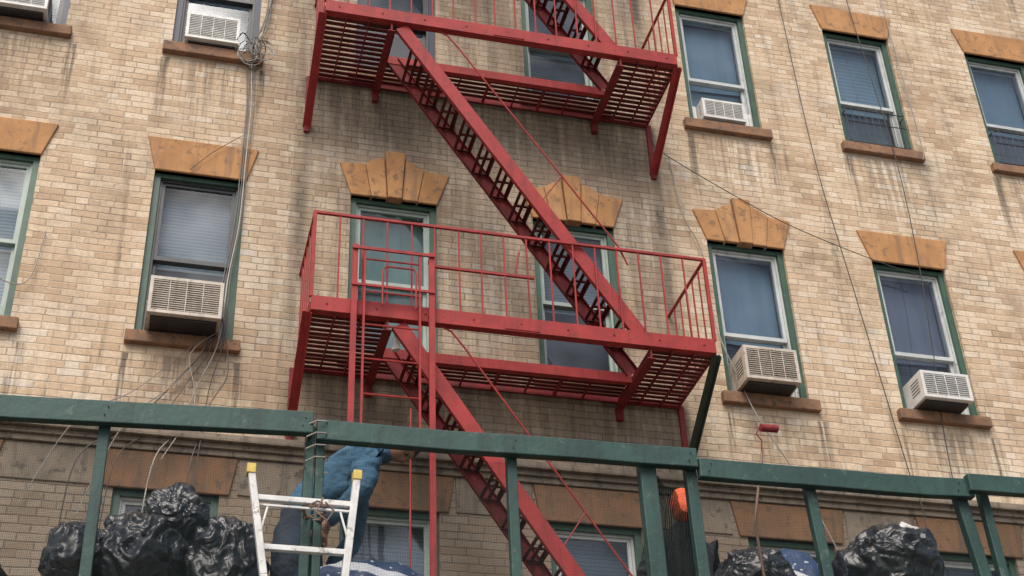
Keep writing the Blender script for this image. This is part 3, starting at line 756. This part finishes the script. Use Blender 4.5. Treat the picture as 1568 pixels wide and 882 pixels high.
def head(parent, c, face, up, hairmat=None, grow=1.0):
    f = V(face).normalized(); u = V(up).normalized(); s = f.cross(u).normalized(); u = s.cross(f)
    M = Matrix((s, f, u)).transposed()
    bm = bmesh.new(); bmesh.ops.create_icosphere(bm, subdivisions=4, radius=1)
    for v in bm.verts:
        n = v.co.copy(); x, y, z = n
        wx = .074 * (1 - .25 * max(0, -z) ** 1.5); p = V((x * wx, y * .094, z * .118))
        if y > 0 and z < 0: p.y += .012 * (-z) * y
        g = math.exp(-((x / .16) ** 2 + ((z + .12) / .2) ** 2)) * (1 if y > 0 else 0); p.y += .024 * g
        for ex in (-.42, .42): p.y -= .010 * math.exp(-(((x - ex) / .16) ** 2 + ((z - .05) / .12) ** 2)) * (y > 0)
        p.y += .006 * math.exp(-((x / .25) ** 2 + ((z + .5) / .07) ** 2)) * (y > 0)
        if grow > 1 and (z > .42 or y < .1): p = p * grow + n * .006 * noise.noise(n * 4)
        v.co = p
    me = bpy.data.meshes.new('head'); bm.to_mesh(me); bm.free()
    me.materials.append(SKIN); me.materials.append(hairmat or HAIR)
    for p in me.polygons:
        q = p.center; p.use_smooth = True
        if grow > 1: hood = q.z > .045 or q.y < .015
        else: hood = (q.z > .05 or (q.y < -.01 and q.z > -.07))
        p.material_index = 1 if hood else 0
    for v in me.vertices: v.co = V(c) + M @ v.co
    ob = bpy.data.objects.new('head', me); scene.collection.objects.link(ob); ob.parent = parent
    m = MB()
    for sx in (-1, 1):
        if grow <= 1: m.tube([V(c) + M @ V((sx * .070, .0, .022)), V(c) + M @ V((sx * .082, -.012, .01)), V(c) + M @ V((sx * .070, -.004, -.03))], [.008, .014, .008], SKIN, 8)
        m.tube([V(c) + M @ V((sx * .030, .078, .008)), V(c) + M @ V((sx * .030, .088, .008))], [.012, .008], HAIR, 8)
    m.done('ears_and_eyes', parent, smooth=True)
def person(J, jacket, pants, neckmat, headargs, hands, hem=0):
    root = empty('construction_worker')
    names = list(J.keys()); idx = {k: i for i, k in enumerate(names)}
    E = [('pelvis', 'waist', hem), ('waist', 'chest', 0), ('chest', 'neck', 0), ('neck', 'skull', 2)]
    for s in 'LR':
        E += [('chest', 'sh' + s, 0), ('sh' + s, 'el' + s, 0), ('el' + s, 'wr' + s, 0),
              ('pelvis', 'hip' + s, 1), ('hip' + s, 'kn' + s, 1), ('kn' + s, 'an' + s, 1), ('an' + s, 'toe' + s, 3)]
    vs = [V(J[k][0]) for k in names]; rd = [J[k][1] for k in names]
    ed = [(idx[a], idx[b]) for a, b, _ in E]
    me = skin_mesh(vs, ed, rd, idx['pelvis'], 3); me.materials.clear()
    for mt in (jacket, pants, neckmat, BOOT): me.materials.append(mt)
    nl = [v.normal.copy() for v in me.vertices]
    for v, n0 in zip(me.vertices, nl):
        n_ = noise.noise(v.co * 8) * .016 + (.4 - abs(noise.noise(V((v.co.x * 9, v.co.y * 9, v.co.z * 19))))) * .022
        v.co += n0 * n_
    for p in me.polygons:
        best = min(E, key=lambda e: segd(p.center, V(J[e[0]][0]), V(J[e[1]][0]))); p.material_index = best[2]; p.use_smooth = True
    ob = bpy.data.objects.new('body', me); scene.collection.objects.link(ob); ob.parent = root
    head(root, *headargs)
    for h in hands: hand(root, *h)
D0 = 3.58
person({'pelvis': ((.70, -3.30, 4.60), (.15, .14)), 'waist': ((.745, -3.31, 4.77), (.14, .13)), 'chest': ((.93, -3.34, 5.00), (.165, .15)),
        'neck': ((1.10, -3.38, 5.14), .07), 'skull': ((1.19, -3.40, 5.175), .055),
        'shL': ((1.05, -3.17, 5.05), .08), 'elL': ((1.05, -3.05, 4.78), .056), 'wrL': ((.92, -3.15, 4.60), .038),
        'shR': ((1.05, -3.52, 5.06), .08), 'elR': ((1.00, -3.66, 4.80), .056), 'wrR': ((.84, -3.60, 4.62), .038),
        'hipL': ((.78, -3.19, 4.50), .105), 'knL': ((.92, -3.12, 4.08), .072), 'anL': ((.86, -3.05, D0 + .08), .05), 'toeL': ((1.05, -3.08, D0 + .04), .04),
        'hipR': ((.68, -3.41, 4.50), .105), 'knR': ((.80, -3.44, 4.07), .072), 'anR': ((.62, -3.38, D0 + .08), .05), 'toeR': ((.80, -3.42, D0 + .04), .04)},
       BLUEJ, NAVYJ, BLUEJ, ((1.235, -3.40, 5.20), (.25, -.15, -1), (1, -.05, .2), HAIR),
       [((.84, -3.60, 4.62), (-.3, .25, -.9), (.2, 1, .1), .35, 1), ((.92, -3.15, 4.60), (-.3, -.2, -.9), (-.2, -1, .2), .35, 1)], 1)
person({'pelvis': ((2.90, -3.0, 4.42), (.14, .11)), 'waist': ((2.90, -3.0, 4.60), (.14, .11)), 'chest': ((2.90, -3.0, 4.84), (.16, .12)),
        'neck': ((2.91, -3.02, 5.00), .058), 'skull': ((2.915, -3.03, 5.08), .055),
        'shL': ((3.06, -2.98, 4.92), .07), 'elL': ((3.08, -2.85, 4.66), .052), 'wrL': ((3.0, -2.7, 4.52), .036),
        'shR': ((2.74, -3.0, 4.92), .07), 'elR': ((2.69, -2.88, 4.66), .052), 'wrR': ((2.74, -2.7, 4.53), .036),
        'hipL': ((2.98, -3.0, 4.36), .09), 'knL': ((2.99, -2.86, 3.99), .065), 'anL': ((2.99, -3.02, D0 + .08), .05), 'toeL': ((3.0, -2.86, D0 + .04), .04),
        'hipR': ((2.82, -3.0, 4.36), .09), 'knR': ((2.80, -2.86, 3.99), .065), 'anR': ((2.80, -3.02, D0 + .08), .05), 'toeR': ((2.78, -2.86, D0 + .04), .04)},
       BLACKJ, NAVYJ, BLACKJ, ((2.935, -3.03, 5.16), (.35, 1, -.3), (0, .25, 1), ORANGE, 1.05),
       [((3.0, -2.7, 4.52), (-.1, .8, -.3), (0, .2, -1), .4, 1), ((2.74, -2.7, 4.53), (.1, .8, -.3), (0, .2, -1), .4, -1)])

# ------------------------------------------------------------------ light
world = bpy.data.worlds.new('World'); scene.world = world; world.use_nodes = True
nt = world.node_tree; bg = nt.nodes['Background']
sky = nt.nodes.new('ShaderNodeTexSky'); sky.sky_type = 'NISHITA'; sky.sun_disc = False
sd = V((-.40, -.80, 0)).normalized(); el = math.radians(52)
sky.sun_elevation = el; sky.sun_rotation = math.atan2(sd.x, sd.y); sky.dust_density = 5; sky.air_density = 1.0
nt.links.new(sky.outputs[0], bg.inputs[0]); bg.inputs[1].default_value = .15
sl = bpy.data.lights.new('sun', 'SUN'); sl.energy = 2.8; sl.angle = math.radians(42); sl.color = (1, .95, .89)
so = bpy.data.objects.new('sun', sl); scene.collection.objects.link(so)
dv = V((sd.x * math.cos(el), sd.y * math.cos(el), math.sin(el)))
so.rotation_euler = dv.to_track_quat('Z', 'Y').to_euler(); so.location = (0, -20, 30)

# ------------------------------------------------------------------ camera
cam = bpy.data.cameras.new('camera'); co_ = bpy.data.objects.new('camera', cam); scene.collection.objects.link(co_)
r = V((.9677, -.2495, -.0358)).normalized(); f = V((.2258, .7948, .5632)).normalized(); r = (r - f * r.dot(f)).normalized(); u = r.cross(f)
Mx = Matrix((r, u, -f)).transposed().to_4x4(); Mx.translation = V((0, -10, 1.6)); co_.matrix_world = Mx
cam.sensor_width = 36; cam.lens = 50.92; cam.clip_end = 2000; cam.clip_start = .05
scene.camera = co_
scene.view_settings.view_transform = 'Standard'; scene.view_settings.look = 'None'; scene.view_settings.exposure = 0
